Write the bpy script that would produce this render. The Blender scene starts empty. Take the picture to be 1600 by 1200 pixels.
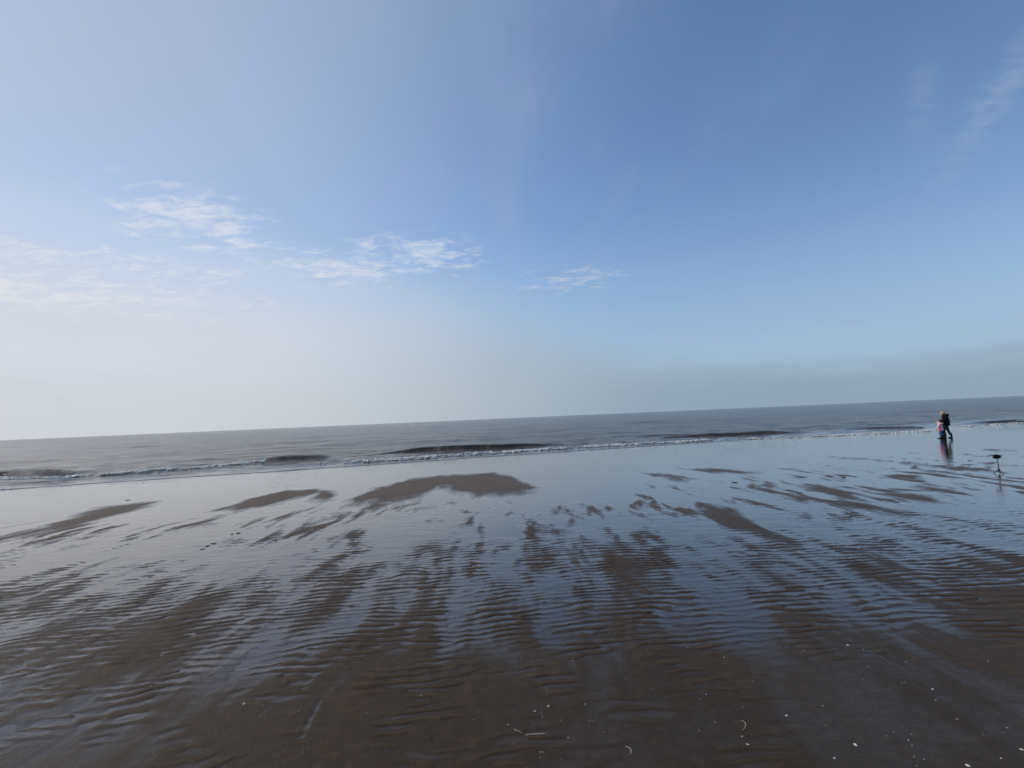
import bpy, bmesh, math, random
import numpy as np
from mathutils import Matrix, Vector

# ------------------------------------------------------------------ camera
S = bpy.context.scene
COL = S.collection
CAM_H = 2.3                       # lens height over the wet flat, metres
FPX = 800.0                       # focal length in pixels of the 1600 x 1200 photograph
PITCH = math.atan(53.0 / FPX)     # looking slightly up
ROLL = math.radians(-2.5)         # phone held a little crooked
cam_d = bpy.data.cameras.new('camera')
cam_d.sensor_width = 36.0
cam_d.lens = 36.0 * FPX / 1600.0
cam_d.clip_start = 0.05
cam_d.clip_end = 120000.0
cam = bpy.data.objects.new('camera', cam_d)
COL.objects.link(cam)
RC = Matrix.Rotation(math.pi / 2 + PITCH, 3, 'X') @ Matrix.Rotation(ROLL, 3, 'Z')
cam.matrix_world = Matrix.Translation((0, 0, CAM_H)) @ RC.to_4x4()
S.camera = cam
S.render.resolution_x, S.render.resolution_y = 1024, 768


def ray(u, v):
    return (RC @ Vector(((u - 800) / FPX, -(v - 600) / FPX, -1.0))).normalized()


def at(u, v, z=0.0):
    """the point at height z seen at photograph position u, v"""
    d = ray(u, v)
    return Vector((0, 0, CAM_H)) + d * ((z - CAM_H) / d.z)


# ------------------------------------------------------------------ sun, sky, exposure
SUN_AZ, SUN_EL = math.radians(-72.0), math.radians(36.0)      # azimuth from +Y towards +X
SD = Vector((math.sin(SUN_AZ) * math.cos(SUN_EL), math.cos(SUN_AZ) * math.cos(SUN_EL), math.sin(SUN_EL)))
sun_d = bpy.data.lights.new('sun', 'SUN')
sun_d.energy = 2.2
sun_d.angle = math.radians(0.6)
sun_d.color = (1.0, 0.93, 0.84)
sun = bpy.data.objects.new('sun', sun_d)
sun.rotation_euler = SD.to_track_quat('Z', 'Y').to_euler()
COL.objects.link(sun)

S.view_settings.view_transform = 'Standard'
S.view_settings.look = 'None'
S.view_settings.exposure = 0.0
S.view_settings.gamma = 1.0
S.view_settings.use_curve_mapping = False
S.cycles.use_denoising = True
S.cycles.use_adaptive_sampling = True
S.cycles.adaptive_threshold = 0.02
S.cycles.max_bounces = 5
S.cycles.transparent_max_bounces = 12
S.cycles.sample_clamp_indirect = 4.0


class NT:
    """tiny helper to write node trees as expressions"""

    def __init__(self, tree):
        self.t = tree
        self.n, self.l = tree.nodes, tree.links
        self.n.clear()

    def put(self, sock, v):
        if v is None:
            return
        if isinstance(v, bpy.types.NodeSocket):
            self.l.new(v, sock)
        elif sock.type == 'RGBA' and not isinstance(v, (int, float)):
            sock.default_value = tuple(v) + (1.0,) if len(v) == 3 else v
        else:
            sock.default_value = v

    def m(self, op, a, b=None, c=None, clamp=False):
        k = self.n.new('ShaderNodeMath'); k.operation = op; k.use_clamp = clamp
        for s, v in zip(k.inputs, (a, b, c)):
            self.put(s, v)
        return k.outputs[0]

    def v(self, op, a, b=None, out=0):
        k = self.n.new('ShaderNodeVectorMath'); k.operation = op
        self.put(k.inputs[0], a)
        if b is not None:
            if op == 'SCALE':
                self.put(k.inputs['Scale'], b)
            else:
                self.put(k.inputs[1], b)
        return k.outputs[out]

    def sep(self, a):
        k = self.n.new('ShaderNodeSeparateXYZ'); self.put(k.inputs[0], a)
        return k.outputs

    def com(self, x, y, z):
        k = self.n.new('ShaderNodeCombineXYZ')
        for s, v in zip(k.inputs, (x, y, z)):
            self.put(s, v)
        return k.outputs[0]

    def ss(self, x, lo, hi, a=0.0, b=1.0):
        k = self.n.new('ShaderNodeMapRange'); k.interpolation_type = 'SMOOTHSTEP'
        for s, v in zip(k.inputs[:5], (x, lo, hi, a, b)):
            self.put(s, v)
        return k.outputs[0]

    def noise(self, vec, scale, detail=4.0, rough=0.5, dist=0.0):
        k = self.n.new('ShaderNodeTexNoise')
        self.put(k.inputs['Vector'], vec)
        k.inputs['Scale'].default_value = scale
        k.inputs['Detail'].default_value = detail
        k.inputs['Roughness'].default_value = rough
        k.inputs['Distortion'].default_value = dist
        return k.outputs[0]

    def mix(self, f, a, b):
        k = self.n.new('ShaderNodeMix'); k.data_type = 'RGBA'
        self.put(k.inputs[0], f); self.put(k.inputs[6], a); self.put(k.inputs[7], b)
        return k.outputs[2]

    def node(self, kind, **kw):
        k = self.n.new(kind)
        for a, b in kw.items():
            self.put(k.inputs[a.replace('_', ' ')], b)
        return k

    def mixsh(self, f, a, b):
        k = self.n.new('ShaderNodeMixShader')
        self.put(k.inputs[0], f); self.l.new(a, k.inputs[1]); self.l.new(b, k.inputs[2])
        return k.outputs[0]


def dir_ae(u, v):
    d = ray(u, v)
    return math.atan2(d.x, d.y), math.asin(d.z)


world = bpy.data.worlds.new('World')
S.world = world
world.use_nodes = True
w = NT(world.node_tree)
tc = w.node('ShaderNodeTexCoord').outputs['Generated']
D = w.v('NORMALIZE', tc)
dx, dy, dz = w.sep(D)
dz = w.m('MAXIMUM', dz, 0.0)
az = w.m('ARCTAN2', dx, dy)
el = w.m('ARCSINE', dz)
sky = w.n.new('ShaderNodeTexSky')
sky.sky_type = 'NISHITA'
sky.sun_disc = False
sky.sun_elevation = SUN_EL
sky.sun_rotation = SUN_AZ
sky.altitude = 0
sky.air_density = 1.0
sky.dust_density = 0.3
sky.ozone_density = 4.0
SKY_STR = 0.145
K = 1.0 / SKY_STR
base = sky.outputs[0]
# thin high veil, whiter towards the sun
sdot = w.m('SUBTRACT', w.v('DOT_PRODUCT', D, tuple(SD), out=1), 0.10)
glow = w.ss(sdot, 0.16, 1.05)
veil_col = w.mix(w.ss(sdot, 0.0, 0.75), (0.30 * K, 0.45 * K, 0.64 * K), (0.50 * K, 0.54 * K, 0.63 * K))
pl = w.v('SCALE', D, w.m('DIVIDE', 1.0, w.m('ADD', dz, 0.16)))
veil_n = w.noise(w.v('MULTIPLY', pl, (0.7, 0.45, 1.0)), 1.0, 3.0, 0.5, 0.6)
veil_f = w.m('MULTIPLY', glow, w.m('MULTIPLY_ADD', veil_n, 0.5, 0.62))
c1 = w.mix(w.m('MULTIPLY', veil_f, 0.92, clamp=True), base, veil_col)
# low haze bank over the sea
hz_n = w.noise(w.v('MULTIPLY', D, (3.0, 3.0, 14.0)), 1.0, 4.0, 0.55, 0.3)
side = w.ss(sdot, 0.03, 0.70)
c1 = w.mix(w.ss(el, 0.02, 0.40, 0.78, 0.0), c1, w.mix(side, (0.295 * K, 0.410 * K, 0.585 * K), (0.50 * K, 0.57 * K, 0.71 * K)))
hz_top = w.m('ADD', w.ss(sdot, -0.25, 0.66, 0.10, 0.40), w.m('MULTIPLY', w.m('SUBTRACT', hz_n, 0.5), 0.16))
hz_f = w.ss(el, w.m('MULTIPLY', hz_top, 0.30), hz_top, 0.94, 0.0)
hz_lo = w.mix(w.ss(sdot, -0.15, 0.62), (0.275 * K, 0.366 * K, 0.456 * K), (0.61 * K, 0.645 * K, 0.675 * K))
hz_hi = w.mix(side, (0.345 * K, 0.435 * K, 0.535 * K), (0.67 * K, 0.70 * K, 0.76 * K))
hz_col = w.mix(w.ss(el, 0.02, 0.12), hz_lo, hz_hi)
c2 = w.mix(hz_f, c1, hz_col)
# flat grey bank lying on the horizon, with an uneven upper edge
bk_n = w.noise(w.v('MULTIPLY', D, (4.0, 4.0, 2.0)), 1.0, 5.0, 0.55, 0.2)
bk_e = w.m('ADD', el, w.m('MULTIPLY', w.m('SUBTRACT', bk_n, 0.5), -0.035))
c2 = w.mix(w.ss(bk_e, 0.070, 0.082, 0.24, 0.0), c2, hz_lo)
# broken small clouds in a drifting field, denser in a few places
cn = w.noise(w.v('MULTIPLY', pl, (1.15, 2.0, 1.0)), 8.5, 10.0, 0.62, 0.5)
blobs = [((295, 342), 0.13, 0.055, 1.0), ((200, 415), 0.20, 0.030, 0.8), ((360, 385), 0.16, 0.034, 0.75),
         ((655, 402), 0.13, 0.042, 1.05), ((530, 420), 0.14, 0.034, 0.95), ((900, 437), 0.12, 0.028, 0.78),
         ((20, 395), 0.14, 0.03, 0.8), ((40, 450), 0.28, 0.035, 1.0), ((250, 465), 0.20, 0.03, 0.7)]
cov = None
for (uv, sa, se, k) in blobs:
    a0, e0 = dir_ae(*uv)
    q = w.m('ADD', w.m('POWER', w.m('ABSOLUTE', w.m('DIVIDE', w.m('SUBTRACT', az, a0), sa)), 2.0),
            w.m('POWER', w.m('ABSOLUTE', w.m('DIVIDE', w.m('SUBTRACT', el, e0), se)), 2.0))
    g = w.m('MULTIPLY', w.m('EXPONENT', w.m('MULTIPLY', q, -1.0)), k)
    cov = g if cov is None else w.m('MAXIMUM', cov, g)
cl_f = w.ss(w.m('MULTIPLY_ADD', cov, 0.24, cn), 0.58, 0.88, 0.0, 0.60)
cl_f = w.m('MULTIPLY', cl_f, w.ss(cov, 0.05, 0.5))
cl_col = w.mix(w.ss(sdot, -0.1, 0.58), (0.50 * K, 0.55 * K, 0.62 * K), (0.80 * K, 0.81 * K, 0.83 * K))
c3 = w.mix(cl_f, c2, cl_col)
# faint mares' tails
mt = w.noise(w.v('MULTIPLY', pl, (1.0, 0.5, 1.0)), 1.6, 6.0, 0.6, 1.4)
mt_f = w.m('MULTIPLY', w.ss(mt, 0.48, 0.95), 0.22)
c4 = w.mix(mt_f, c3, (0.46 * K, 0.52 * K, 0.62 * K))
for (uv, ang_, ra, rb, k) in (((1545, 172), 0.9, 0.085, 0.022, 0.20), ((1440, 160), 1.45, 0.055, 0.022, 0.13), ((1580, 120), 0.7, 0.07, 0.02, 0.12)):
    a0, e0 = dir_ae(*uv)
    da, de = w.m('SUBTRACT', az, a0), w.m('SUBTRACT', el, e0)
    p_ = w.m('DIVIDE', w.m('ADD', w.m('MULTIPLY', da, math.cos(ang_)), w.m('MULTIPLY', de, math.sin(ang_))), ra)
    q_ = w.m('DIVIDE', w.m('SUBTRACT', w.m('MULTIPLY', de, math.cos(ang_)), w.m('MULTIPLY', da, math.sin(ang_))), rb)
    g = w.m('EXPONENT', w.m('MULTIPLY', w.m('ADD', w.m('MULTIPLY', p_, p_), w.m('MULTIPLY', q_, q_)), -1.0))
    c4 = w.mix(w.m('MULTIPLY', w.m('MULTIPLY', g, k), w.ss(cn, 0.25, 0.7)), c4, (0.50 * K, 0.56 * K, 0.66 * K))
bg = w.node('ShaderNodeBackground', Color=c4, Strength=SKY_STR)
wo = w.node('ShaderNodeOutputWorld')
w.l.new(bg.outputs[0], wo.inputs[0])


# ------------------------------------------------------------------ noise for the terrain
def _h(ix, iy, seed):
    h = (ix.astype(np.int64) * 374761393 + iy.astype(np.int64) * 668265263 + seed * 974711) & 0xffffffff
    h = ((h ^ (h >> 13)) * 1274126177) & 0xffffffff
    return (h ^ (h >> 16)) & 0xffffffff


def pn(x, y, seed=0):
    """gradient noise, about -0.7 .. 0.7"""
    x0, y0 = np.floor(x), np.floor(y)
    fx, fy = x - x0, y - y0
    u = fx * fx * fx * (fx * (fx * 6 - 15) + 10)
    v = fy * fy * fy * (fy * (fy * 6 - 15) + 10)
    r = []
    for oy in (0, 1):
        for ox in (0, 1):
            a = _h(x0 + ox, y0 + oy, seed) * (2 * math.pi / 4294967296.0)
            r.append(np.cos(a) * (fx - ox) + np.sin(a) * (fy - oy))
    return (r[0] * (1 - u) + r[1] * u) * (1 - v) + (r[2] * (1 - u) + r[3] * u) * v


def fbm(x, y, seed=0, o=4, g=0.5):
    s, a = 0.0, 1.0
    for k in range(o):
        s = s + a * pn(x * 2 ** k, y * 2 ** k, seed + 17 * k)
        a *= g
    return s


def sst(x, a, b):
    t = np.clip((x - a) / (b - a), 0, 1)
    return t * t * (3 - 2 * t)


# shoreline: straight on the large scale, from near on the left to far on the right
PA, PB = at(0, 766), at(1600, 657.5)
SH_DIR = np.array([PB.x - PA.x, PB.y - PA.y]); SH_DIR /= np.hypot(*SH_DIR)
SH_NRM = np.array([-SH_DIR[1], SH_DIR[0]])


def shore_st(x, y):
    ax, ay = x - PA.x, y - PA.y
    return ax * SH_DIR[0] + ay * SH_DIR[1], ax * SH_NRM[0] + ay * SH_NRM[1]


def swash(s):
    return 0.55 * pn(s / 9.0, s * 0, 5) + 0.35 * pn(s / 3.1, s * 0, 6) + 0.08 * pn(s / 0.7, s * 0, 7)


# raised smooth sand bars: outline points in the photograph's ground plane


def bar_mask(x, y, outline, soft):
    """smooth inside-ness of a ground polygon"""
    P = np.array([[p.x, p.y] for p in outline])
    n = len(P)
    inside = np.zeros(x.shape, bool)
    dist = np.full(x.shape, 1e9)
    for i in range(n):
        x1, y1 = P[i]; x2, y2 = P[(i + 1) % n]
        c = ((y1 > y) != (y2 > y)) & (x < (x2 - x1) * (y - y1) / (y2 - y1 + 1e-12) + x1)
        inside ^= c
        ex, ey = x2 - x1, y2 - y1
        t = np.clip(((x - x1) * ex + (y - y1) * ey) / (ex * ex + ey * ey), 0, 1)
        dist = np.minimum(dist, np.hypot(x - x1 - t * ex, y - y1 - t * ey))
    sd = np.where(inside, dist, -dist)
    return sst(sd, -soft, soft)


OUTLINES = [
    ([(535, 786), (575, 766), (640, 748), (690, 742), (770, 738), (800, 744), (845, 762), (835, 768), (770, 774),
      (745, 776), (700, 768), (684, 762), (660, 777), (610, 785), (560, 788)], 0.42, 0.021),
    ([(325, 800), (380, 781), (450, 765), (500, 763), (528, 772), (520, 781), (480, 783), (492, 772), (440, 786), (380, 796)], 0.34, 0.019),
    ([(25, 836), (100, 812), (150, 792), (250, 781), (255, 787), (180, 806), (110, 826), (50, 837)], 0.32, 0.016),
    ([(1055, 731), (1110, 731), (1190, 739), (1170, 743), (1110, 739)], 0.36, 0.018),
    ([(995, 737), (1045, 740), (1085, 747), (1060, 752), (1015, 745)], 0.26, 0.014),
    ([(1235, 756), (1270, 757), (1330, 770), (1320, 773), (1265, 766)], 0.30, 0.016),
    ([(1085, 785), (1140, 792), (1180, 815), (1235, 838), (1215, 842), (1150, 826), (1105, 806)], 0.20, 0.017),
    ([(1310, 780), (1350, 785), (1405, 802), (1380, 806), (1330, 794)], 0.24, 0.016),
    ([(1375, 770), (1420, 772), (1480, 784), (1470, 787), (1410, 780)], 0.26, 0.016),
    ([(1528, 701), (1570, 702), (1568, 703.5), (1530, 703.5)], 0.35, 0.014),
    ([(1275, 711), (1340, 715), (1375, 719), (1330, 719)], 0.40, 0.014),
    ([(1380, 721), (1440, 725), (1500, 731), (1450, 730)], 0.35, 0.014),
]


YT = np.linspace(-450, 450, 90001)
PT = np.cumsum(0.01 / (0.150 + 0.030 * sst(YT, 6.0, 10.0)))


def sand_height(x, y):
    r = np.hypot(x, y)
    s, t = shore_st(x, y)
    t = t - swash(s)
    # runnels drained straight down the beach: long streaks along y
    wx = x + 0.35 * pn(x / 1.7, y / 2.6, 41)
    st1 = fbm(wx / 0.95, y / 3.4, 11, 3)
    st2 = fbm(wx / 0.33, y / 1.25, 12, 3)
    big = fbm(x / 5.0, y / 4.0, 13, 2)
    streak = 0.58 * st1 + 0.46 * st2 + 0.35 * big + 0.16 * fbm(wx / 0.13, y / 0.40, 14, 2)
    zone = sst(y - 0.55 * np.clip(x - 2, 0, 14), 18.5, 11.5)                          # nothing but a smooth film close to the sea
    near = sst(y - 0.10 * np.clip(x, 0, 6) - 0.50 * np.minimum(x + 0.8, 0), 6.3, 4.2)
    b = -0.0050 + 0.0070 * sst(y, 10.5, 7.5) * sst(y, 3.5, 5.0) + 0.0155 * streak * zone + (0.012 * streak + 0.0024) * sst(y, 8, 11.5) * zone - 0.0030 * (1 - zone) + 0.0070 * near
    lo = -0.0090 + 0.0125 * near
    b = np.where(y < 6.5, lo + np.logaddexp(0, (b - lo) / 0.003) * 0.003, b)
    b = np.where(y < 6.5, b - 0.7 * np.maximum(b - 0.006, 0) * near, b)
    # ripples
    f = 0.10 * x - 0.011 * np.clip(x, -7, 6) ** 2
    fork = np.arctan2(pn(x / 0.75, y / 0.55, 26), pn(x / 0.75, y / 0.55, 27)) / (2 * np.pi)
    ph = np.interp(y - f, YT, PT) + fork + 1.3 * pn(x / 1.6, y / 1.5, 22) + 0.50 * pn(x / 0.5, y / 0.50, 23) + 0.20 * pn(x / 0.13, y / 0.2, 24)
    cr = 0.5 + 0.5 * np.cos(2 * np.pi * ph + 0.65 * np.cos(2 * np.pi * ph))
    cr = cr ** (1.4 + 0.7 * sst(y, 6.0, 4.0))
    fa = fbm(x / 0.62, y / 0.45, 25, 2)
    amp = 0.30 + 0.70 * sst(fa, -0.35, 0.35)
    amp = amp * (1 - 0.85 * sst(y, 6.0, 4.6) * sst(fa, 0.30, -0.12))
    patch = sst(streak, -0.42, 0.30)
    fade = sst(y, 14.0, 8.5) * (0.50 + 0.50 * sst(y, 3.4, 5.8)) * (1 - 0.80 * sst(x, 0.5, 2.5) * sst(y, 5.4, 4.4))
    A = 0.0175 * amp * (0.40 + 0.60 * patch) * fade
    b = b + A * (cr - 0.40)
    # bars
    for pts, soft, hh in OUTLINES:
        P = [at(*p) for p in pts]
        x0, x1 = min(p.x for p in P) - 1, max(p.x for p in P) + 1
        y0, y1 = min(p.y for p in P) - 1.5, max(p.y for p in P) + 1.5
        m = (x > x0) & (x < x1) & (y > y0) & (y < y1)
        if not m.any():
            continue
        xs, ys = x[m], y[m]
        jx = xs + 0.16 * pn(xs / 0.5, ys / 0.8, 61) + 0.05 * pn(xs / 0.12, ys / 0.3, 62)
        jy = ys + 0.50 * pn(xs / 0.7, ys / 1.0, 63)
        PS = [Vector((p.x, p.y * 0.30, 0)) for p in P]
        k = bar_mask(jx, jy * 0.30, PS, soft * 1.35)
        b[m] = b[m] * (1 - k) + (-0.001 + hh * 0.54 + 0.0050 * fbm(xs / 0.55, ys / 1.9, 64, 5, 0.6)) * k
    # small relief, worm casts and scuffs
    b = b + 0.0011 * fbm(x / 0.22, y / 0.18, 31, 3) * sst(r, 14, 6)
    lump = sst(pn(x / 0.16, y / 0.15, 33) + 0.5 * pn(x / 1.6, y / 1.9, 34), 0.50, 0.80)
    b = b + 0.008 * lump * sst(r, 11, 5)
    # long shallow drag line lower left, and a faint one on the right
    for (ua, va), (ub, vb), d in (((470, 1152), (500, 1096), -0.010), ((1420, 1000), (1600, 1056), 0.005), ((1300, 985), (1420, 1050), -0.004)):
        p, q = at(ua, va), at(ub, vb)
        ex, ey = q.x - p.x, q.y - p.y
        tt = ((x - p.x) * ex + (y - p.y) * ey) / (ex * ex + ey * ey)
        tc_ = np.clip(tt, 0, 1)
        dd = np.hypot(x - p.x - tc_ * ex, y - p.y - tc_ * ey)
        b = b + d * np.exp(-(dd / 0.022) ** 2) * (0.6 + 0.8 * pn(x / 0.1, y / 0.1, 35))
    # the beach dips under the sea, and rises very gently behind the camera
    b = b - 0.055 * np.maximum(t, 0) ** 1.1
    b = b + 0.012 * np.maximum(-y + 2.5, 0) ** 1.15
    return b


def grid_mesh(name, X, Y, Z, mask=None):
    n, m = X.shape
    me = bpy.data.meshes.new(name)
    co = np.stack([X, Y, Z], -1).reshape(-1, 3).astype(np.float32)
    i = np.arange(n * m).reshape(n, m)
    q = np.stack([i[:-1, :-1], i[:-1, 1:], i[1:, 1:], i[1:, :-1]], -1)
    if mask is not None:
        q = q[mask]
    q = q.reshape(-1, 4)
    me.vertices.add(len(co)); me.vertices.foreach_set('co', co.ravel())
    me.loops.add(q.size); me.loops.foreach_set('vertex_index', q.ravel().astype(np.int32))
    me.polygons.add(len(q)); me.polygons.foreach_set('loop_start', np.arange(0, q.size, 4, dtype=np.int32))
    me.polygons.foreach_set('use_smooth', np.ones(len(q), bool))
    me.update(calc_edges=True)
    return me


def link(name, me, mat=None, parent=None):
    o = bpy.data.objects.new(name, me)
    COL.objects.link(o)
    if mat is not None and me is not None:
        if not me.materials:
            me.materials.append(mat)
    if parent is not None:
        o.parent = parent
    return o


def tag(o, label=None, cat=None, group=None, kind=None):
    if label: o['label'] = label
    if cat: o['category'] = cat
    if group: o['group'] = group
    if kind: o['kind'] = kind
    return o


# ------------------------------------------------------------------ materials
def material(name):
    mt_ = bpy.data.materials.new(name)
    mt_.use_nodes = True
    return mt_, NT(mt_.node_tree)


def finish(nt, sh):
    o = nt.node('ShaderNodeOutputMaterial')
    nt.l.new(sh, o.inputs[0])


def simple(name, col, rough=0.7, var=0.25, scale=12.0, bump=0.0, spec=0.5):
    mt_, n = material(name)
    pos = n.node('ShaderNodeTexCoord').outputs['Object']
    nz = n.noise(pos, scale, 5.0, 0.6)
    f = n.m('MULTIPLY_ADD', nz, 2 * var, 1 - var)
    c = n.v('SCALE', tuple(col), f)
    p = n.node('ShaderNodeBsdfPrincipled', Base_Color=c, Roughness=rough)
    p.inputs['Specular IOR Level'].default_value = spec
    if bump:
        bn = n.node('ShaderNodeBump', Strength=bump, Distance=0.01, Height=nz)
        n.l.new(bn.outputs[0], p.inputs['Normal'])
    finish(n, p.outputs[0])
    return mt_


def sand_material():
    mt_, n = material('wet_sand')
    pos = n.node('ShaderNodeNewGeometry').outputs['Position']
    px, py, pz = n.sep(pos)
    flat = n.com(px, py, 0.0)
    a = n.noise(n.v('MULTIPLY', flat, (0.9, 0.35, 1)), 1.0, 5.0, 0.55)
    g = n.noise(flat, 160.0, 3.0, 0.7)
    dk = n.noise(flat, 9.0, 5.0, 0.6)
    c = n.mix(a, (0.046, 0.0285, 0.0135), (0.070, 0.0445, 0.0250))
    c = n.v('SCALE', c, n.m('ADD', n.m('MULTIPLY_ADD', g, 1.5, -0.15), n.m('MULTIPLY', dk, 0.8)))
    # sand that stands clear of the film has drained: lighter and duller
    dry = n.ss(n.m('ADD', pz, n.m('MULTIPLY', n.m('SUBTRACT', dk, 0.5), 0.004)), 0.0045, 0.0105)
    c = n.v('SCALE', c, n.m('MULTIPLY', n.m('MULTIPLY_ADD', dry, 0.50, 0.82), n.ss(py, 10.0, 14.0, 1.0, 1.55)))  # second factor lightens all sand with distance towards the sea
    damp = n.m('ADD', pz, n.m('MULTIPLY', n.m('SUBTRACT', n.noise(flat, 22.0, 4.0, 0.65), 0.5), 0.004))
    rough = n.ss(damp, -0.001, 0.0085, 0.05, 0.48)
    bump = n.node('ShaderNodeBump', Strength=n.ss(damp, 0.0, 0.009, 0.04, 1.0), Distance=0.007,
                  Height=n.m('ADD', g, n.m('MULTIPLY', n.noise(flat, 38.0, 4.0, 0.6), 1.4)))
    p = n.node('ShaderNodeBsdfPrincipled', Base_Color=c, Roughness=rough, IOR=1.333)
    n.put(p.inputs['Specular IOR Level'], n.ss(damp, 0.0, 0.006, 0.5, 0.17))
    n.l.new(bump.outputs[0], p.inputs['Normal'])
    finish(n, p.outputs[0])
    return mt_


def film_material():
    mt_, n = material('clear_shallow_water')
    pos = n.node('ShaderNodeNewGeometry').outputs['Position']
    px, py, pz = n.sep(pos)
    flat = n.com(px, py, 0.0)
    rip = n.noise(n.v('MULTIPLY', flat, (1.0, 2.2, 1)), 1.6, 3.0, 0.5, 0.5)
    rip2 = n.noise(n.v('MULTIPLY', flat, (1.0, 2.0, 1)), 14.0, 2.0, 0.5)
    h = n.m('ADD', n.m('MULTIPLY', rip, 1.0), n.m('MULTIPLY', rip2, 0.05))
    bump = n.node('ShaderNodeBump', Strength=1.0, Distance=0.012, Height=h)
    bf = n.node('ShaderNodeNewGeometry').outputs['Backfacing']      # the same water seen from above or below
    fr = n.node('ShaderNodeFresnel', IOR=n.m('MULTIPLY_ADD', bf, 0.750 - 1.333, 1.333))
    n.l.new(bump.outputs[0], fr.inputs['Normal'])
    gl = n.node('ShaderNodeBsdfGlossy', Color=(1, 1, 1), Roughness=0.012)
    n.l.new(bump.outputs[0], gl.inputs['Normal'])
    tr = n.node('ShaderNodeBsdfTransparent', Color=(0.88, 0.81, 0.73))
    finish(n, n.mixsh(fr.outputs[0], tr.outputs[0], gl.outputs[0]))
    return mt_


def sea_material():
    mt_, n = material('silty_sea_water')
    pos = n.node('ShaderNodeNewGeometry').outputs['Position']
    px, py, pz = n.sep(pos)
    flat = n.com(px, py, 0.0)
    a = n.noise(n.v('MULTIPLY', flat, (0.02, 0.05, 1)), 1.0, 4.0, 0.55)
    c = n.mix(a, (0.056, 0.042, 0.030), (0.084, 0.065, 0.047))
    w1 = n.noise(n.v('MULTIPLY', flat, (0.45, 1.0, 1)), 1.1, 6.0, 0.62, 0.4)
    w2 = n.noise(n.v('MULTIPLY', flat, (0.4, 1.0, 1)), 0.16, 5.0, 0.6, 0.2)
    h = n.m('ADD', n.m('MULTIPLY', w1, 0.62), n.m('MULTIPLY', w2, 1.6))
    s, t = px, py
    td = n.m('ADD', n.m('MULTIPLY', px, float(SH_NRM[0])), n.m('MULTIPLY', py, float(SH_NRM[1])))
    td = n.m('SUBTRACT', td, float(PA.x * SH_NRM[0] + PA.y * SH_NRM[1]))
    st = n.ss(td, 1.0, 6.0, 0.12, 1.0)
    bump = n.node('ShaderNodeBump', Strength=st, Distance=1.0, Height=h)
    p = n.node('ShaderNodeBsdfPrincipled', Base_Color=c, Roughness=n.ss(td, 0.0, 30.0, 0.06, 0.16), IOR=1.333)
    n.l.new(bump.outputs[0], p.inputs['Normal'])
    finish(n, p.outputs[0])
    return mt_


M_SAND, M_FILM, M_SEA = sand_material(), film_material(), sea_material()
M_FOAM = simple('sea_foam', (0.74, 0.73, 0.68), 0.75, 0.3, 9.0, 0.4)
M_SHELL = simple('bleached_shell', (0.55, 0.52, 0.46), 0.45, 0.12, 40.0)
M_SHELL2 = simple('stained_shell', (0.34, 0.27, 0.20), 0.5, 0.25, 40.0)
M_RAZOR = simple('razor_shell', (0.30, 0.25, 0.20), 0.5, 0.30, 30.0)
M_WEED = simple('black_weed', (0.014, 0.012, 0.010), 0.5, 0.4, 30.0, 0.5)

# ------------------------------------------------------------------ the sand flat
ang_mid = np.linspace(-math.radians(52), math.radians(52), 820)
ang = np.concatenate([np.linspace(-math.pi, -math.radians(54), 90), ang_mid, np.linspace(math.radians(54), math.pi, 90)])
rad = np.concatenate([np.geomspace(0.05, 2.4, 40)[:-1], np.geomspace(2.4, 22, 800)[:-1], np.geomspace(22, 400, 110)])
TH, RR = np.meshgrid(ang, rad)
X, Y = RR * np.sin(TH), RR * np.cos(TH)
Z = sand_height(X.ravel(), Y.ravel()).reshape(X.shape)
_, T = shore_st(X, Y)
keep = (T[:-1, :-1] < 14)
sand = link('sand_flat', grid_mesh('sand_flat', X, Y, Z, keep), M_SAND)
tag(sand, kind='structure')


def ground(x, y):
    return float(sand_height(np.array([x]), np.array([y]))[0])


# standing film of sea water left in the troughs
fx = np.linspace(-400, 400, 81); fy = np.linspace(-20, 420, 61)
FX, FY = np.meshgrid(fx, fy)
ss_, tt_ = shore_st(FX, FY)
# trim to the beach: pull every vertex beyond the shore back to just behind the swash edge
over = np.maximum(tt_ - 1.2, 0)
FX2, FY2 = FX - over * SH_NRM[0], FY - over * SH_NRM[1]
keepf = ((tt_[:-1, :-1] < 1.2) | (tt_[1:, :-1] < 1.2) | (tt_[:-1, 1:] < 1.2) | (tt_[1:, 1:] < 1.2))
film = link('shallow_water', grid_mesh('shallow_water', FX2, FY2, FX * 0.0, keepf), M_FILM)
tag(film, kind='structure')

# ------------------------------------------------------------------ the sea
WAVES = [((590, 672.5), (810, 663.5), 0.20), ((150, 702), (330, 694), 0.14), ((930, 664), (1080, 658), 0.14),
          # crest from (u, v) to (u, v): the foot of the dark face; face height in metres
    ((-160, 752), (150, 741), 0.25), ((380, 724), (520, 717), 0.27), ((545, 716), (880, 697), 0.34),
    ((1010, 687), (1270, 676), 0.24), ((1320, 672), (1460, 668), 0.15), ((1485, 664), (1680, 654), 0.17)]


def crest_lines():
    out = []
    for a, b, h in WAVES:
        p, q = at(*a), at(*b)
        out.append((shore_st(p.x, p.y), shore_st(q.x, q.y), h))
    return out


CRESTS = crest_lines()


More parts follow.
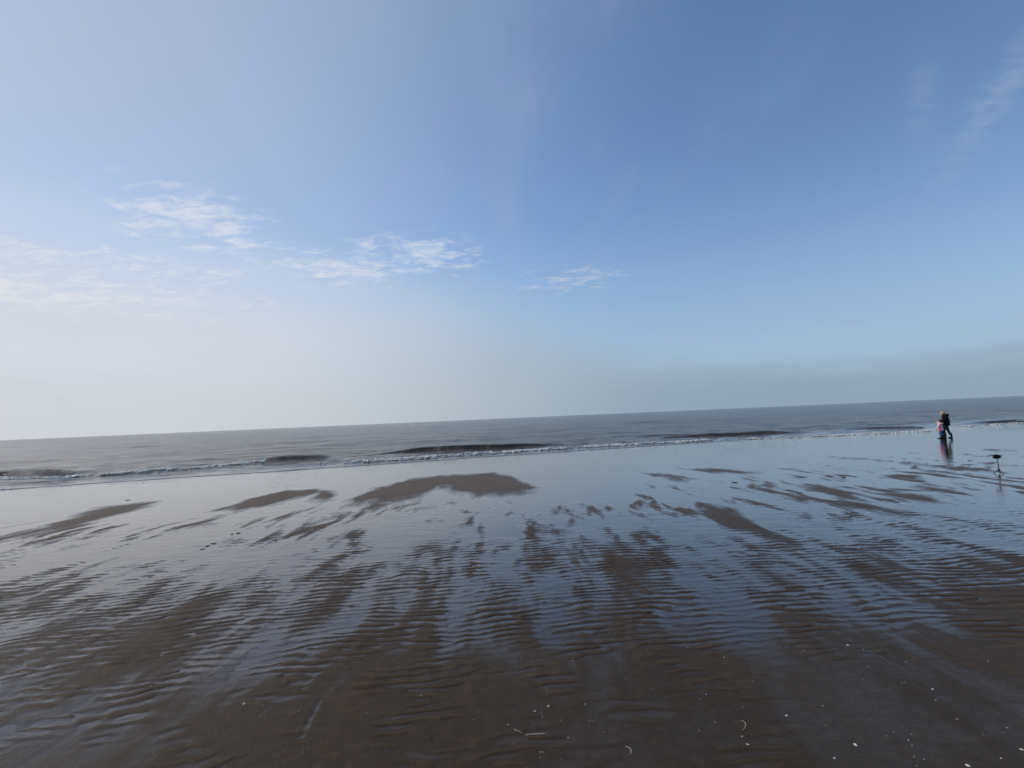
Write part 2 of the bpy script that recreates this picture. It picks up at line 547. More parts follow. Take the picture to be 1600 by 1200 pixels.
def sea_height(x, y, res):
    s, t0 = shore_st(x, y)
    t = t0 - swash(s)
    # swash sheet: a thin rounded lip, then gently deeper
    z = -0.012 + 0.030 * sst(t, 0.0, 0.12) + 0.02 * sst(t, 0.3, 4)
    # swell bulges about to break
    for (s0, ta), (s1, tb), h in CRESTS:
        k = (s - s0) / (s1 - s0)
        wob = 0.35 * pn(s / 2.3, s * 0, 71) + 0.10 * pn(s / 0.5, s * 0, 72)
        tl = ta + (tb - ta) * k + wob
        env = sst(k, -0.05, 0.45) * sst(k, 1.08, 0.72)
        d = t0 - tl
        prof = np.where(d < 0.45, np.exp(-((d - 0.45) / 0.25) ** 2), np.exp(-((d - 0.45) / 1.3) ** 2))
        z = z + h * env * prof
    # bores in the broken zone
    z = z + 0.05 * sst(pn(s / 2.8, t / 0.9, 75), 0.05, 0.5) * sst(t, 0.3, 1.2) * sst(t, 6, 3)
    # chop
    wgt = lambda l: np.clip(l / (2.4 * res) - 0.6, 0, 1)
    ch = sst(t, 1.5, 6)
    for l, a, sd in ((21.0, 0.24, 80), (9.0, 0.19, 81), (4.0, 0.11, 82), (1.9, 0.085, 83), (0.9, 0.042, 84), (0.42, 0.016, 85)):
        nz = pn(s / (l * 1.9) + 0.2 * t / l, t / l, sd)
        z = z + a * ch * wgt(l) * (1.1 * nz + 0.5 * (0.35 - np.abs(nz)))
    return z


sa = np.concatenate([np.linspace(math.radians(-96), math.radians(-52), 120)[:-1],
                     np.linspace(math.radians(-52), math.radians(48), 900), np.linspace(math.radians(48), math.radians(66), 60)[1:]])
dirx, diry = np.sin(sa), np.cos(sa)
kk = dirx * SH_NRM[0] + diry * SH_NRM[1]
t_c = -(PA.x * SH_NRM[0] + PA.y * SH_NRM[1])
r0 = -t_c / kk
for _ in range(6):
    s_, _t = shore_st(r0 * dirx, r0 * diry)
    r0 = (swash(s_) - t_c) / kk
off = np.concatenate([np.linspace(0, 0.15, 6)[:-1], np.linspace(0.15, 11, 180)[:-1], np.geomspace(11, 420, 250)[:-1], np.geomspace(420, 40000, 60)])
tt = off[:, None] + 0 * sa[None, :]
R_ = r0[None, :] + tt / np.maximum(kk, 0.12)[None, :]
SX, SY = R_ * dirx, R_ * diry
dres = np.gradient(off)[:, None] + 0 * SX
SZ = sea_height(SX.ravel(), SY.ravel(), dres.ravel()).reshape(SX.shape)
SZ[0] -= 0.02
sea = link('sea', grid_mesh('sea', SX, SY, SZ), M_SEA)
tag(sea, kind='structure')

# foam: thousands of small broken lumps along the breaking edges
rng = np.random.default_rng(4)


def foam_strip(name, path, n, width, size, label, gap=0.0, heap=0.0):
    bm_v, bm_f = [], []
    iv = np.array([(1, 0, 0), (-1, 0, 0), (0, 1, 0), (0, -1, 0), (0, 0, 1), (0, 0, -1.0)])
    ifc = np.array([(0, 2, 4), (2, 1, 4), (1, 3, 4), (3, 0, 4), (2, 0, 5), (1, 2, 5), (3, 1, 5), (0, 3, 5)])
    st = []
    for (a, b, wt) in path:
        p, q = at(*a), at(*b)
        st.append((shore_st(p.x, p.y), shore_st(q.x, q.y), wt, math.hypot(q.x - p.x, q.y - p.y)))
    tot = sum(k[2] * k[3] for k in st)
    for (sa_, ta), (sb, tb), wt, ln in st:
        m = int(n * wt * ln / tot)
        f = rng.random(m)
        s = sa_ + (sb - sa_) * f
        t = ta + (tb - ta) * f + 0.35 * pn(s / 2.3, s * 0, 71) + width * (rng.normal(size=m) * 0.5)
        dens = pn(s / 1.1, t / 0.35, 91) + 0.5 * pn(s / 0.35, t / 0.2, 92)
        ok = dens + 0.5 * pn(s / 4.0, s * 0, 93) > gap
        s, t = s[ok], t[ok]
        m = len(s)
        x = PA.x + s * SH_DIR[0] + t * SH_NRM[0]
        y = PA.y + s * SH_DIR[1] + t * SH_NRM[1]
        z = sea_height(x, y, x * 0 + 0.05)
        r = size * (0.35 + rng.random(m) ** 2 * 1.3)
        jit = np.clip(1 + 0.45 * rng.normal(size=(m, len(iv), 1)), .3, 2)
        v = iv[None] * jit * (r[:, None] * 1.0)[:, :, None] * np.array([1.5, 1.1, 0.6])
        c, sn = SH_DIR
        vx = v[..., 0] * c - v[..., 1] * sn
        vy = v[..., 0] * sn + v[..., 1] * c
        v = np.stack([vx + x[:, None], vy + y[:, None], v[..., 2] + (z + r * 0.15 + heap * rng.random(m) ** 2)[:, None]], -1)
        base_i = sum(len(k) for k in bm_v)
        bm_v.append(v.reshape(-1, 3))
        bm_f.append((ifc[None] + (np.arange(m) * len(iv))[:, None, None] + base_i).reshape(-1, 3))
    V, F = np.concatenate(bm_v), np.concatenate(bm_f)
    me = bpy.data.meshes.new(name)
    me.vertices.add(len(V)); me.vertices.foreach_set('co', V.astype(np.float32).ravel())
    me.loops.add(F.size); me.loops.foreach_set('vertex_index', F.ravel().astype(np.int32))
    me.polygons.add(len(F)); me.polygons.foreach_set('loop_start', np.arange(0, F.size, 3, dtype=np.int32))
    me.update(calc_edges=True)
    o = link(name, me, M_FOAM)
    tag(o, label, 'foam', kind='stuff')
    return o


foam_strip('breaker_foam', [((-120, 756), (100, 748), 0.6), ((100, 748), (300, 734), 1.5), ((300, 734), (415, 723), 2.2),
                            ((500, 727), (640, 718), 1.0), ((640, 718), (860, 703), 1.6), ((860, 703), (1100, 689), 0.8),
                            ((1100, 689), (1300, 681), 0.5), ((1300, 681), (1470, 673), 0.3), ((1480, 668), (1700, 655), 0.2)],
           34000, 0.60, 0.046, 'pale grey foam of the low wave breaking along the shore', gap=0.10, heap=0.07)
foam_strip('swash_foam', [((-60, 768), (250, 753), 0.7), ((250, 753), (520, 729), 1.0), ((860, 707), (1250, 688), 0.4), ((1250, 688), (1600, 660), 0.3)],
           4000, 0.16, 0.024, 'thin broken line of foam at the edge of the swash', gap=0.1)


# ------------------------------------------------------------------ shells and weed on the sand
def shell_mesh(name, mat, seed):
    r = random.Random(seed)
    bm = bmesh.new()
    n, rings = 12, 3
    top = bm.verts.new((0, -0.35, 0.42))
    prev = None
    for k in range(1, rings + 1):
        f = k / rings
        row = []
        for i in range(n):
            a = 2 * math.pi * i / n
            fl = 1 + 0.05 * math.cos(a * 6) * f + 0.05 * r.uniform(-1, 1)
            x = math.sin(a) * f * fl * 0.95
            y = -0.35 * (1 - f) + math.cos(a) * f * fl * (0.85 if math.cos(a) < 0 else 1.0) * 0.8
            z = 0.42 * (1 - f ** 2.2) + 0.02
            row.append(bm.verts.new((x, y, z)))
        if prev is None:
            for i in range(n):
                bm.faces.new((top, row[i], row[(i + 1) % n]))
        else:
            for i in range(n):
                bm.faces.new((prev[i], row[i], row[(i + 1) % n], prev[(i + 1) % n]))
        prev = row
    bmesh.ops.recalc_face_normals(bm, faces=bm.faces)
    me = bpy.data.meshes.new(name); bm.to_mesh(me); bm.free()
    for p in me.polygons: p.use_smooth = True
    me.materials.append(mat)
    return me


SH_ME = [shell_mesh('cockle_shell', M_SHELL, k) for k in range(3)]
SH_ME2 = shell_mesh('stained_shell', M_SHELL2, 9)
rnd = random.Random(5)


def put_shell(u, v, size, label, group=None, me=None, name='shell'):
    p = at(u, v)
    z = max(ground(p.x, p.y), -0.003)
    o = link(name, me or SH_ME[rnd.randrange(3)])
    o.location = (p.x, p.y, z - 0.15 * size)
    o.scale = (size, size * rnd.uniform(0.6, 0.95), size * rnd.uniform(0.7, 1.1))
    o.rotation_euler = (rnd.uniform(-.25, .25), rnd.uniform(-.25, .25), rnd.uniform(0, 6.28))
    return tag(o, label, 'shell', group)


LARGE = [((1229, 1119), 0.022, 'lone round white shell up right of the right curved shell rim'),
         ((1169, 1164.5), 0.019, 'white shell just in front of the right half-buried curved shell rim'),
         ((1337, 1165), 0.024, 'largest white shell on the dark smooth sand at lower right'),
         ((1304, 1185), 0.018, 'white shell near the bottom edge, below the largest white shell'),
         ((1596, 1172), 0.022, 'right-edge white shell, cut by the side of the picture'),
         ((1513, 1198), 0.022, 'bottom-edge white shell at lower right'),
         ((857, 1104.5), 0.020, 'white shell, right one of the two-shell cluster beyond the broken razor shell'),
         ((835.5, 1112), 0.021, 'grey-white shell, left one of the two-shell cluster beyond the broken razor shell'),
         ((914.5, 1101), 0.011, 'small pale shell by itself right of the two-shell cluster') ,
         ((381.5, 1101), 0.020, 'lower-left white shell, brightest on the rippled sand there'),
         ((1325, 1009), 0.020, 'farthest white shell up the sand on the right'),
         ((1457, 1078), 0.019, 'upper-right white shell alone on the smooth dark sand'),
         ((1496, 1125), 0.016, 'stained brown shell on dark sand at lower right')]
for k, (uv, sz, lab) in enumerate(LARGE):
    put_shell(*uv, sz * 0.82, lab, 'shells on the wet sand', SH_ME2 if 'brown' in lab else None)
R8 = [(850, 347), (572, 350), (1050, 404), (350, 400), (198, 385), (25, 337), (335, 498), (848, 487), (1030, 505), (1046, 502),
      (83, 580), (113, 557), (898, 598), (283, 618), (661, 612), (153, 688), (80, 728), (673, 704), (281, 756),
      (958, 753), (992, 735), (1075, 745), (1060, 772), (1078, 796), (1412, 748), (1500, 738), (1525, 714), (1494, 857),
      (1098, 893), (1087, 850), (1134, 862), (1190, 585), (1435, 404), (868, 427), (490, 447), (1418, 105), (500, 45)]
R7 = [(1461, 211), (1410, 377), (1088, 398), (965, 536), (1458, 530), (938, 624), (940, 651), (945, 664), (1028, 680),
      (1177, 681), (1163, 681), (782, 700), (935, 829), (948, 829), (932, 855), (1033, 858), (1065, 759), (1230, 735), (622, 678),
      (138, 220), (375, 567), (550, 490), (410, 490), (1583, 37), (120, 645), (810, 788)]
R6 = [(1180, 560), (1232, 612), (1398, 638), (1420, 830), (1568, 425), (285, 332), (880, 800)]
MARKS = [((837, 1147), 'the broken razor shell'), ((1163, 1133), 'the right curved shell rim'), ((983, 1173), 'the left curved shell rim'),
         ((1229, 1119), 'the lone round white shell'), ((1337, 1165), 'the largest white shell'), ((1590, 1172), 'the right-edge white shell'),
         ((381, 1101), 'the lower-left white shell'), ((1325, 1009), 'the farthest white shell'), ((1457, 1078), 'the upper-right white shell'),
         ((1513, 1196), 'the bottom-edge white shell'), ((845, 1106), 'the two-shell cluster')]
frags = {}
for lst, x0 in ((R8, 1066), (R7, 533), (R6, 0)):
    for (a, b) in lst:
        u, v = x0 + a / 3, 900 + b / 3
        (mu, mv), nm = min(MARKS, key=lambda m: math.hypot(u - m[0][0], v - m[0][1]))
        du, dv = u - mu, v - mv
        way = ('left of' if du < 0 else 'right of') if abs(du) > abs(dv) else ('beyond' if dv < 0 else 'in front of')
        frags.setdefault((way, nm), []).append((math.hypot(du, dv), u, v))
ORD = ('nearest', 'second nearest', 'third nearest', 'fourth nearest', 'fifth nearest', 'sixth nearest', 'seventh nearest', 'eighth nearest', 'ninth nearest')
for (way, nm), lst in frags.items():
    for k, (_, u, v) in enumerate(sorted(lst)):
        put_shell(u, v, rnd.uniform(0.0045, 0.0085), f'tiny white shell fragment {way} {nm}, {ORD[min(k, 8)]} of those',
                  'tiny shell fragments on the wet sand', name='shell_fragment')


def tube_mesh(name, pts, rads, mat, n=8, flat=1.0):
    bm = bmesh.new()
    rows = []
    for i, (p, r) in enumerate(zip(pts, rads)):
        p = Vector(p)
        d = (Vector(pts[min(i + 1, len(pts) - 1)]) - Vector(pts[max(i - 1, 0)])).normalized()
        up = Vector((0, 0, 1)) if abs(d.z) < 0.9 else Vector((1, 0, 0))
        sx = d.cross(up).normalized(); sy = sx.cross(d).normalized()
        rows.append([bm.verts.new(p + sx * math.cos(2 * math.pi * k / n) * r + sy * math.sin(2 * math.pi * k / n) * r * flat) for k in range(n)])
    for a, b in zip(rows, rows[1:]):
        for k in range(n):
            bm.faces.new((a[k], a[(k + 1) % n], b[(k + 1) % n], b[k]))
    bm.faces.new(rows[0][::-1]); bm.faces.new(rows[-1])
    bmesh.ops.recalc_face_normals(bm, faces=bm.faces)
    me = bpy.data.meshes.new(name); bm.to_mesh(me); bm.free()
    for p in me.polygons: p.use_smooth = True
    if mat: me.materials.append(mat)
    return me


def strand(name, uvs, rads, mat, label, cat, flat=0.45, lift=0.0):
    P = [at(*k) for k in uvs]
    z = max(ground(p.x, p.y) for p in P)
    z = max(z, 0.0)
    o0 = P[0]
    pts = [(p.x - o0.x, p.y - o0.y, lift * math.sin(math.pi * i / (len(P) - 1))) for i, p in enumerate(P)]
    o = link(name, tube_mesh(name, pts, rads, mat, 8, flat))
    o.location = (o0.x, o0.y, z + rads[0] * flat * 0.4)
    return tag(o, label, cat)


strand('razor_shell', [(821, 1149.3), (828, 1148.3), (838, 1147.8), (847, 1147.6), (853.5, 1147)], [.003, .005, .007, .008, .007], M_RAZOR,
       'pale brown broken razor shell lying flat on the foreground sand', 'razor shell')
strand('razor_shell_splinter', [(802.5, 1141), (810, 1144.3), (818, 1148.4)], [.002, .003, .0035], M_RAZOR,
       'thin splinter at the left end of the broken razor shell', 'shell splinter')
strand('curved_shell', [(1158, 1127), (1163, 1129), (1165.5, 1133), (1164, 1139), (1160, 1142)], [.0015, .003, .004, .003, .0015], M_SHELL2,
       'right half-buried curved shell rim, right of centre near the bottom', 'shell', 0.7)
strand('curved_shell', [(977, 1167), (983, 1169), (986.5, 1173), (986, 1178), (983, 1180)], [.0015, .003, .004, .003, .0015], M_SHELL2,
       'left half-buried curved shell rim, in front of the broken razor shell', 'shell', 0.7)


def clump_mesh(seed):
    r = random.Random(seed)
    bm = bmesh.new()
    for k in range(5):
        g = bmesh.ops.create_icosphere(bm, subdivisions=2, radius=1.0)['verts']
        s = Vector((r.uniform(.5, 1), r.uniform(.4, .8), r.uniform(.3, .6)))
        c = Vector((r.uniform(-.8, .8), r.uniform(-.5, .5), r.uniform(0, .25)))
        for v in g:
            j = 1 + 0.25 * r.uniform(-1, 1)
            v.co = Vector((v.co.x * s.x * j, v.co.y * s.y * j, v.co.z * s.z * j)) * 0.6 + c
    me = bpy.data.meshes.new('weed_clump'); bm.to_mesh(me); bm.free()
    me.materials.append(M_WEED)
    return me


CL = [clump_mesh(k) for k in range(3)]
for k, (u, v, sz, lab) in enumerate([
        (316, 858, .055, 'black weed clump at the left end of the row on the small dark sand patch'),
        (325, 853, .050, 'black weed clump in the middle of the row on the small dark sand patch'),
        (334, 849, .045, 'black weed clump at the right end of the row on the small dark sand patch'),
        (363, 834.5, .045, 'left black weed clump of the pair above the small dark sand patch'),
        (373, 833, .055, 'right black weed clump of the pair above the small dark sand patch'),
        (200, 781.5, .07, 'black speck of weed in the film above the leftmost long sandbar'),
        (86, 826, .045, 'black speck of weed on the lower part of the leftmost long sandbar'),
        (431, 845, .035, 'black speck of weed left of centre on ripples below the left sandbar'),
        (1148, 754, .075, 'black speck of weed below the first sandbar right of centre'),
        (1000, 790, .045, 'black speck of weed on the ripples right of the picture centre'),
        (1319, 746, .085, 'elongated black weed clump in the film, lower left of the tripod')]):
    p = at(u, v)
    o = link('weed_clump', CL[k % 3])
    o.location = (p.x, p.y, max(ground(p.x, p.y), 0.0))
    o.scale = (sz, sz * 0.8, sz * 0.5)
    o.rotation_euler.z = rnd.uniform(-0.5, 0.5)
    tag(o, lab, 'seaweed', 'weed clumps on the flat')


# ------------------------------------------------------------------ people
ICO = None


def grow(name, chains, mat, parent, voxel=0.012, keep=0.5, smooth=4):
    """one continuous surface over tapered limbs: chains of (x, y, z, r) or (x, y, z, (rx, ry, rz))"""
    global ICO
    if ICO is None:
        b_ = bmesh.new(); bmesh.ops.create_icosphere(b_, subdivisions=2, radius=1.0)
        ICO = (np.array([v.co[:] for v in b_.verts]), np.array([[l.vert.index for l in f.loops] for f in b_.faces])); b_.free()
    V, F, n = [], [], 0
    for ch in chains:
        P = [np.array(list(p[:3]) + list(p[3] if isinstance(p[3], tuple) else (p[3],) * 3)) for p in ch]
        pts = [P[0]]
        for a, b_ in zip(P, P[1:]):
            k = max(1, int(np.linalg.norm(b_[:3] - a[:3]) / (0.30 * min(a[3:].min(), b_[3:].min()))))
            pts += [a + (b_ - a) * (q + 1) / k for q in range(k)]
        for p in pts:
            V.append(ICO[0] * p[3:] + p[:3]); F.append(ICO[1] + n); n += len(ICO[0])
    me = bpy.data.meshes.new(name)
    me.from_pydata(np.concatenate(V).tolist(), [], np.concatenate(F).tolist())
    o = bpy.data.objects.new(name, me)
    COL.objects.link(o)
    m = o.modifiers.new('remesh', 'REMESH'); m.mode = 'VOXEL'; m.voxel_size = voxel
    m = o.modifiers.new('smooth', 'SMOOTH'); m.factor = 0.5; m.iterations = smooth
    if keep < 1:
        m = o.modifiers.new('decimate', 'DECIMATE'); m.ratio = keep
    dg = bpy.context.evaluated_depsgraph_get()
    me2 = bpy.data.meshes.new_from_object(o.evaluated_get(dg))
    o.modifiers.clear()
    o.data = me2
    bpy.data.meshes.remove(me)
    me2.name = name
    me2.materials.clear(); me2.materials.append(mat)
    for p in me2.polygons: p.use_smooth = True
    o.parent = parent
    return o


def blob(name, c, s, mat, parent, cut=None, jit=0.0, seed=1):
    r = random.Random(seed)
    bm = bmesh.new()
    bmesh.ops.create_uvsphere(bm, u_segments=16, v_segments=12, radius=1.0)
    if cut is not None:
        bmesh.ops.delete(bm, geom=[v for v in bm.verts if cut(v.co)], context='VERTS')
    for v in bm.verts:
        j = 1 + jit * r.uniform(-1, 1)
        v.co = Vector((c[0] + v.co.x * s[0] * j, c[1] + v.co.y * s[1] * j, c[2] + v.co.z * s[2] * j))
    me = bpy.data.meshes.new(name); bm.to_mesh(me); bm.free()
    for p in me.polygons: p.use_smooth = True
    me.materials.append(mat)
    o = link(name, me, None, parent)
    return o


M_SKIN = simple('skin', (0.52, 0.33, 0.25), 0.55, 0.08)
M_COAT = simple('black_padded_coat', (0.008, 0.008, 0.010), 0.9, 0.2, 14.0, 0.4, 0.15)
M_JEANS = simple('dark_trousers', (0.020, 0.028, 0.034), 0.9, 0.3, 25.0)
M_BLUE = simple('blue_jeans', (0.085, 0.15, 0.27), 0.85, 0.3, 25.0)
M_BOOT = simple('black_boots', (0.012, 0.012, 0.013), 0.4, 0.2)
M_PINK = simple('pink_jacket', (0.85, 0.38, 0.52), 0.8, 0.12, 14.0, 0.3)
M_CREAM = simple('cream_hood_lining', (0.80, 0.62, 0.58), 0.85, 0.1, 30.0)
M_BLOND = simple('grey_blond_hair', (0.34, 0.29, 0.21), 0.6, 0.35, 60.0)
M_DARKHAIR = simple('dark_hair', (0.045, 0.032, 0.026), 0.5, 0.3, 60.0)
M_EYE = simple('eye', (0.02, 0.015, 0.012), 0.2, 0.05)
M_LIP = simple('lips', (0.42, 0.17, 0.15), 0.5, 0.05)


def hand(wrist, d, side, sc=1.0):
    """palm and five curled fingers from the wrist; d points along the hand, side towards the thumb"""
    wv, d, side = Vector(wrist), Vector(d).normalized(), Vector(side).normalized()
    dn = d.cross(side)
    out = [[(*wv, .024 * sc), (*(wv + d * .03 * sc), .024 * sc)]]
    for i, (o, ln) in enumerate(((.030, .070), (.010, .080), (-.011, .074), (-.031, .058))):
        a = wv + d * .02 * sc + side * o * .6 * sc
        k = wv + d * .085 * sc + side * o * sc
        b = k + d * ln * .55 * sc + dn * .008 * sc
        c = b + d * ln * .35 * sc + dn * .026 * sc
        out.append([(*a, .014 * sc), (*k, .0115 * sc), (*b, .0100 * sc), (*c, .0085 * sc)])
    a = wv + d * .025 * sc + side * .020 * sc
    b = a + d * .030 * sc + side * .032 * sc
    c = b + d * .035 * sc + side * .008 * sc
    out.append([(*a, .016 * sc), (*b, .0125 * sc), (*c, .010 * sc)])
    return out


def face(parent, c, fwd, sc, tilt=0.0):
    """eyes and mouth on the front of the head at c"""
    f = Vector(fwd).normalized(); s = Vector((0, 0, 1)).cross(f).normalized(); up = f.cross(s)
    for k in (-1, 1):
        q = Vector(c) + f * 0.088 * sc + s * 0.032 * k * sc + up * 0.012 * sc
        blob('eye', q, (.011 * sc,) * 3, M_EYE, parent)
        q = Vector(c) + s * 0.078 * k * sc - up * 0.005 * sc
        blob('ear', q, (.018 * sc, .012 * sc, .03 * sc), M_SKIN, parent)
    q = Vector(c) + f * 0.088 * sc - up * 0.050 * sc
    blob('mouth', q, (.012 * sc, .022 * sc, .007 * sc), M_LIP, parent)


def person(name, loc, label, joints_fn, turn, bulk):
    root = bpy.data.objects.new(name, None)
    COL.objects.link(root)
    root.location = loc
    tag(root, label, 'person')
    joints_fn(root)
    root.rotation_euler.z = math.radians(turn)
    root.scale = (bulk, bulk, 1.0)
    return root


def adult(root):
    head = [[(-.165, 0, 1.475, (.098, .074, .108)), (-.170, 0, 1.455, (.090, .066, .095))], [(-.20, 0, 1.405, (.058, .046, .040))],
            [(-.258, 0, 1.462, .010), (-.268, 0, 1.440, .017)]]
    arm_l = [(-.07, -.165, 1.305, .056), (-.075, -.235, 1.08, .043), (-.225, -.215, .99, .029), (-.245, -.205, .98, .024)]
    arm_r = [(-.07, .165, 1.305, .056), (-.10, .235, 1.09, .043), (-.26, .150, 1.02, .029), (-.28, .14, 1.012, .024)]
    torso = [(.02, 0, .86, (.115, .150, .10)), (.0, 0, 1.02, (.095, .125, .10)), (-.045, 0, 1.22, (.115, .155, .11)), (-.065, 0, 1.31, (.085, .145, .06))]
    leg_l = [(.01, -.085, .82, .085), (-.085, -.09, .46, .056), (-.06, -.09, .30, .052), (-.045, -.09, .09, .036), (-.05, -.09, .045, .034), (-.18, -.095, .030, .026)]
    leg_r = [(.02, .085, .82, .085), (.10, .09, .47, .056), (.16, .09, .32, .052), (.255, .09, .12, .036), (.25, .09, .06, .034), (.14, .10, .030, .026)]
    grow('body', head + [torso, [(-.065, 0, 1.33, .055), (-.125, 0, 1.41, .048)], arm_l, arm_r, leg_l, leg_r]
         + hand((-.245, -.205, .98), (-1, .2, -.3), (0, .35, 1)) + hand((-.28, .14, 1.012), (-1, -.2, -.3), (0, -.35, 1)), M_SKIN, root, 0.008, 0.4, 3)
    grow('coat', [[(.045, 0, .79, (.165, .200, .07)), (.040, 0, .95, (.160, .190, .10)), (.0, 0, 1.10, (.155, .185, .10)),
                   (-.040, 0, 1.23, (.150, .190, .10)), (-.065, 0, 1.32, (.110, .165, .055)), (-.085, 0, 1.375, (.075, .085, .035))],
                  [(-.065, -.175, 1.30, .085), (-.06, -.25, 1.08, .072), (-.13, -.245, 1.03, .060), (-.215, -.22, .995, .046)],
                  [(-.065, .175, 1.30, .085), (-.09, .25, 1.09, .072), (-.16, .215, 1.05, .060), (-.245, .16, 1.02, .046)]], M_COAT, root, 0.012, 0.5, 3)
    grow('hood', [[(-.02, -.075, 1.385, .055), (.045, -.03, 1.375, .075), (.045, .03, 1.375, .075), (-.02, .075, 1.385, .055)]], M_COAT, root, 0.012, .5, 3)
    grow('trousers', [[(.02, 0, .84, (.125, .155, .08))], [(.01, -.085, .80, .098), (-.085, -.09, .47, .074), (-.065, -.09, .28, .066), (-.05, -.09, .17, .060)],
                      [(.02, .085, .80, .098), (.10, .09, .48, .074), (.165, .09, .31, .066), (.225, .09, .19, .060)]], M_JEANS, root, 0.012, 0.5, 3)
    for a, t in (((-.048, -.09, .0), (-.205, -.096)), ((.245, .09, .02), (.105, .10))):
        grow('boot', [[(a[0] - (.02 if a[2] else 0), a[1], .25 + a[2], .066), (a[0], a[1], .12 + a[2], .056), (a[0] + .015, a[1], .050, (.052, .044, .046)), (t[0] + .03, t[1], .040, (.05, .046, .036)), (t[0], t[1], .036, (.04, .042, .030))]], M_BOOT, root, 0.010, .5, 2)
    grow('hair', [[(-.215, 0, 1.555, (.030, .055, .022)), (-.160, 0, 1.545, (.085, .080, .055)), (-.105, 0, 1.50, (.065, .082, .085)), (-.085, 0, 1.44, (.045, .070, .06))],
                  [(-.15, -.066, 1.51, .026), (-.13, -.074, 1.45, .026)], [(-.15, .066, 1.51, .026), (-.13, .074, 1.45, .026)]], M_BLOND, root, 0.010, .6, 3)
    face(root, (-.168, 0, 1.468), (-1, 0, -.22), 1.0)
    for o in root.children:                      # more upright, shorter stride
        for v in o.data.vertices:
            v.co.x += 0.15 * min(max(v.co.z - .85, 0), .7) - 0.16 * max(v.co.x, 0) * (1 if v.co.z < .7 else 0) * min(1, (.7 - v.co.z) / .3)


def child(root):
    arm_l = [(-.015, -.115, .83, .038), (-.05, -.190, .68, .030), (-.11, -.205, .555, .021)]
    arm_r = [(-.015, .115, .83, .038), (-.05, .180, .68, .030), (-.10, .190, .56, .021)]
    leg_l = [(0, -.055, .50, .060), (-.02, -.06, .29, .042), (.0, -.06, .06, .028), (-.09, -.065, .026, .022)]
    leg_r = [(0, .055, .50, .060), (.02, .06, .29, .042), (.05, .06, .06, .028), (-.04, .065, .026, .022)]
    grow('body', [[(-.02, 0, 1.015, (.086, .070, .095))], [(-.045, 0, .955, (.05, .045, .035))], [(-.104, 0, 1.00, .010), (-.112, 0, .985, .014)],
                  [(0, 0, .53, (.080, .100, .07)), (0, 0, .66, (.075, .092, .07)), (0, 0, .79, (.075, .105, .07))], [(0, 0, .83, .040), (-.015, 0, .94, .038)],
                  arm_l, arm_r, leg_l, leg_r] + hand((-.11, -.205, .555), (-.3, 0, -1), (-1, 0, .3), .68) + hand((-.10, .19, .56), (-.3, 0, -1), (-1, 0, .3), .68),
         M_SKIN, root, 0.007, 0.4, 2)
    grow('jacket', [[(0, 0, .475, (.135, .165, .045)), (0, 0, .60, (.125, .150, .07)), (0, 0, .74, (.110, .138, .07)), (0, 0, .835, (.085, .115, .04)), (-.005, 0, .88, (.06, .066, .025))],
                    [(-.015, -.120, .825, .060), (-.05, -.205, .68, .052), (-.10, -.212, .585, .040)],
                    [(-.015, .120, .825, .060), (-.05, .195, .68, .052), (-.09, .198, .59, .040)]], M_PINK, root, 0.010, 0.5, 3)
    grow('hood', [[(-.045, -.085, .900, .040), (.04, -.065, .890, .060), (.075, 0, .880, .065), (.04, .065, .890, .060), (-.045, .085, .900, .040)]], M_CREAM, root, 0.010, .5, 3)
    grow('trousers', [[(0, 0, .50, (.085, .105, .05))], [(0, -.055, .47, .070), (-.02, -.06, .29, .056), (-.002, -.06, .12, .046)],
                      [(0, .055, .47, .070), (.02, .06, .29, .056), (.042, .06, .12, .046)]], M_BLUE, root, 0.010, 0.5, 3)
    for a, t in (((0, -.06), (-.115, -.066)), ((.05, .06), (-.065, .065))):
        grow('boot', [[(a[0], a[1], .16, .050), (a[0], a[1], .08, .044), (a[0], a[1], .040, .040), (t[0], t[1], .030, (.034, .036, .027))]], M_BOOT, root, 0.009, .5, 2)
    grow('hair', [[(-.085, 0, 1.085, (.02, .04, .016)), (-.02, 0, 1.080, (.075, .072, .045)), (.03, 0, 1.04, (.055, .075, .075)), (.045, 0, .96, (.035, .055, .05))]], M_DARKHAIR, root, 0.009, .6, 3)
    face(root, (-.024, 0, 1.012), (-1, 0, -.1), .87)


pa = at(1479.0, 684.6)
person('person', (pa.x, pa.y, ground(pa.x, pa.y) - 0.006),
       'adult in long black padded coat and dark trousers bending towards the child', adult, -38, 1.14)
pc = at(1471.0, 685.0)
person('person', (pc.x, pc.y, ground(pc.x, pc.y) - 0.004),
       'small child in pink jacket and blue jeans standing in front of the adult', child, -50, 1.15)

# ------------------------------------------------------------------ camera on a mini tripod
M_BLACK = simple('matt_black_plastic', (0.007, 0.007, 0.008), 0.8, 0.15, 12.0, 0.0, 0.2)
M_METAL = simple('dark_anodised_tube', (0.018, 0.021, 0.026), 0.6, 0.15, 12.0, 0.0, 0.3)
M_GREY = simple('grey_joint', (0.25, 0.26, 0.28), 0.4, 0.1)
M_LENS = simple('lens_glass', (0.006, 0.006, 0.010), 0.05, 0.1)


def rbox(name, c, s, mat, parent, bev=0.2, seg=3):
    bm = bmesh.new()
    bmesh.ops.create_cube(bm, size=1.0)
    for v in bm.verts:
        v.co = Vector((v.co.x * s[0], v.co.y * s[1], v.co.z * s[2]))
    bmesh.ops.bevel(bm, geom=list(bm.edges), offset=min(s) * bev, segments=seg, affect='EDGES', profile=0.5)
    for v in bm.verts: v.co += Vector(c)
    me = bpy.data.meshes.new(name); bm.to_mesh(me); bm.free()
    me.materials.append(mat)
    return link(name, me, None, parent)


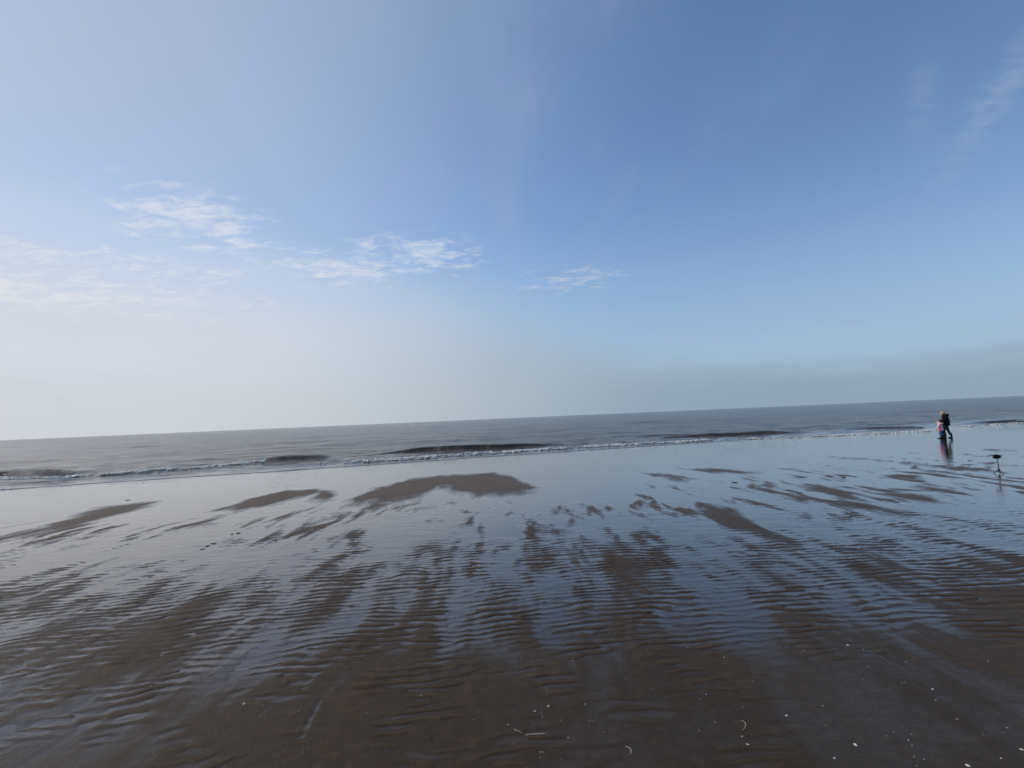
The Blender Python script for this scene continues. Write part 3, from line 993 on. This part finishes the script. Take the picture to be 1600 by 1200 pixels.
pt = at(1561.3, 739.8)
SCL = (pt.y / FPX)                 # metres per photograph pixel at the tripod
tz = ground(pt.x, pt.y)
tri = bpy.data.objects.new('tripod', None); COL.objects.link(tri)
tri.location = (pt.x, pt.y, tz)
tag(tri, 'small dark tripod with three short splayed legs and a thin pole on wet sand', 'tripod')
HUB = 5.9 * SCL             # legs splay from here
for k in range(3):
    a = math.radians((-90, 30, 150)[k] + 8)
    r = 6.6 * SCL
    foot = (math.cos(a) * r, math.sin(a) * r, 0.004)
    leg = link('leg', tube_mesh('leg', [(0.012 * math.cos(a), 0.012 * math.sin(a), HUB), (foot[0] * .55, foot[1] * .55, HUB * .48), foot],
                                [.011, .010, .008], M_METAL), None, tri)
    blob('rubber_foot', (foot[0], foot[1], 0.008), (.013, .013, .010), M_BLACK, leg)
    link('brace', tube_mesh('brace', [(0, 0, HUB * .42), (foot[0] * .5, foot[1] * .5, HUB * .52)], [.005, .005], M_METAL), None, leg)
rbox('hub', (0, 0, HUB), (.045, .045, .04), M_BLACK, tri)
TOPZ = 20.5 * SCL
link('pole', tube_mesh('pole', [(0, 0, 0.05), (0, 0, HUB), (-.004, 0, TOPZ * .62), (-.012, 0, TOPZ)], [.013, .013, .011, .008], M_METAL), None, tri)
link('collar', tube_mesh('collar', [(-.005, 0, TOPZ * .66), (-.007, 0, TOPZ * .72)], [.016, .016], M_BLACK), None, tri)
link('ball_head', tube_mesh('ball_head', [(-.012, 0, TOPZ), (-.016, 0, TOPZ + .02), (-.022, 0, TOPZ + .045)], [.016, .019, .014], M_GREY), None, tri)

cm = bpy.data.objects.new('video_camera', None); COL.objects.link(cm)
cm.location = (pt.x - .022, pt.y, tz + TOPZ + .045)
tag(cm, 'black camera mounted on top of the small tripod, lens pointing right', 'camera')
BW, BH = 8.0 * SCL, 6.0 * SCL
rbox('camera_body', (-.012, 0, BH / 2), (BW, .085, BH * .92), M_BLACK, cm, .1)
rbox('hand_grip', (-BW * .42, 0, BH * .42), (BW * .24, .095, BH * .82), M_BLACK, cm, .3)
rbox('viewfinder', (-.01, 0, BH * .97), (BW * .40, .06, BH * .22), M_BLACK, cm)
ln = link('lens', tube_mesh('lens', [(BW * .40, 0, BH * .55), (BW * .60, 0, BH * .55), (BW * .62, 0, BH * .55), (BW * .84, 0, BH * .55)],
                            [BH * .30, BH * .28, BH * .18, BH * .17], M_BLACK, 16), None, cm)
link('glass', tube_mesh('glass', [(BW * .835, 0, BH * .55), (BW * .85, 0, BH * .55)], [BH * .15, BH * .12], M_LENS, 16), None, ln)
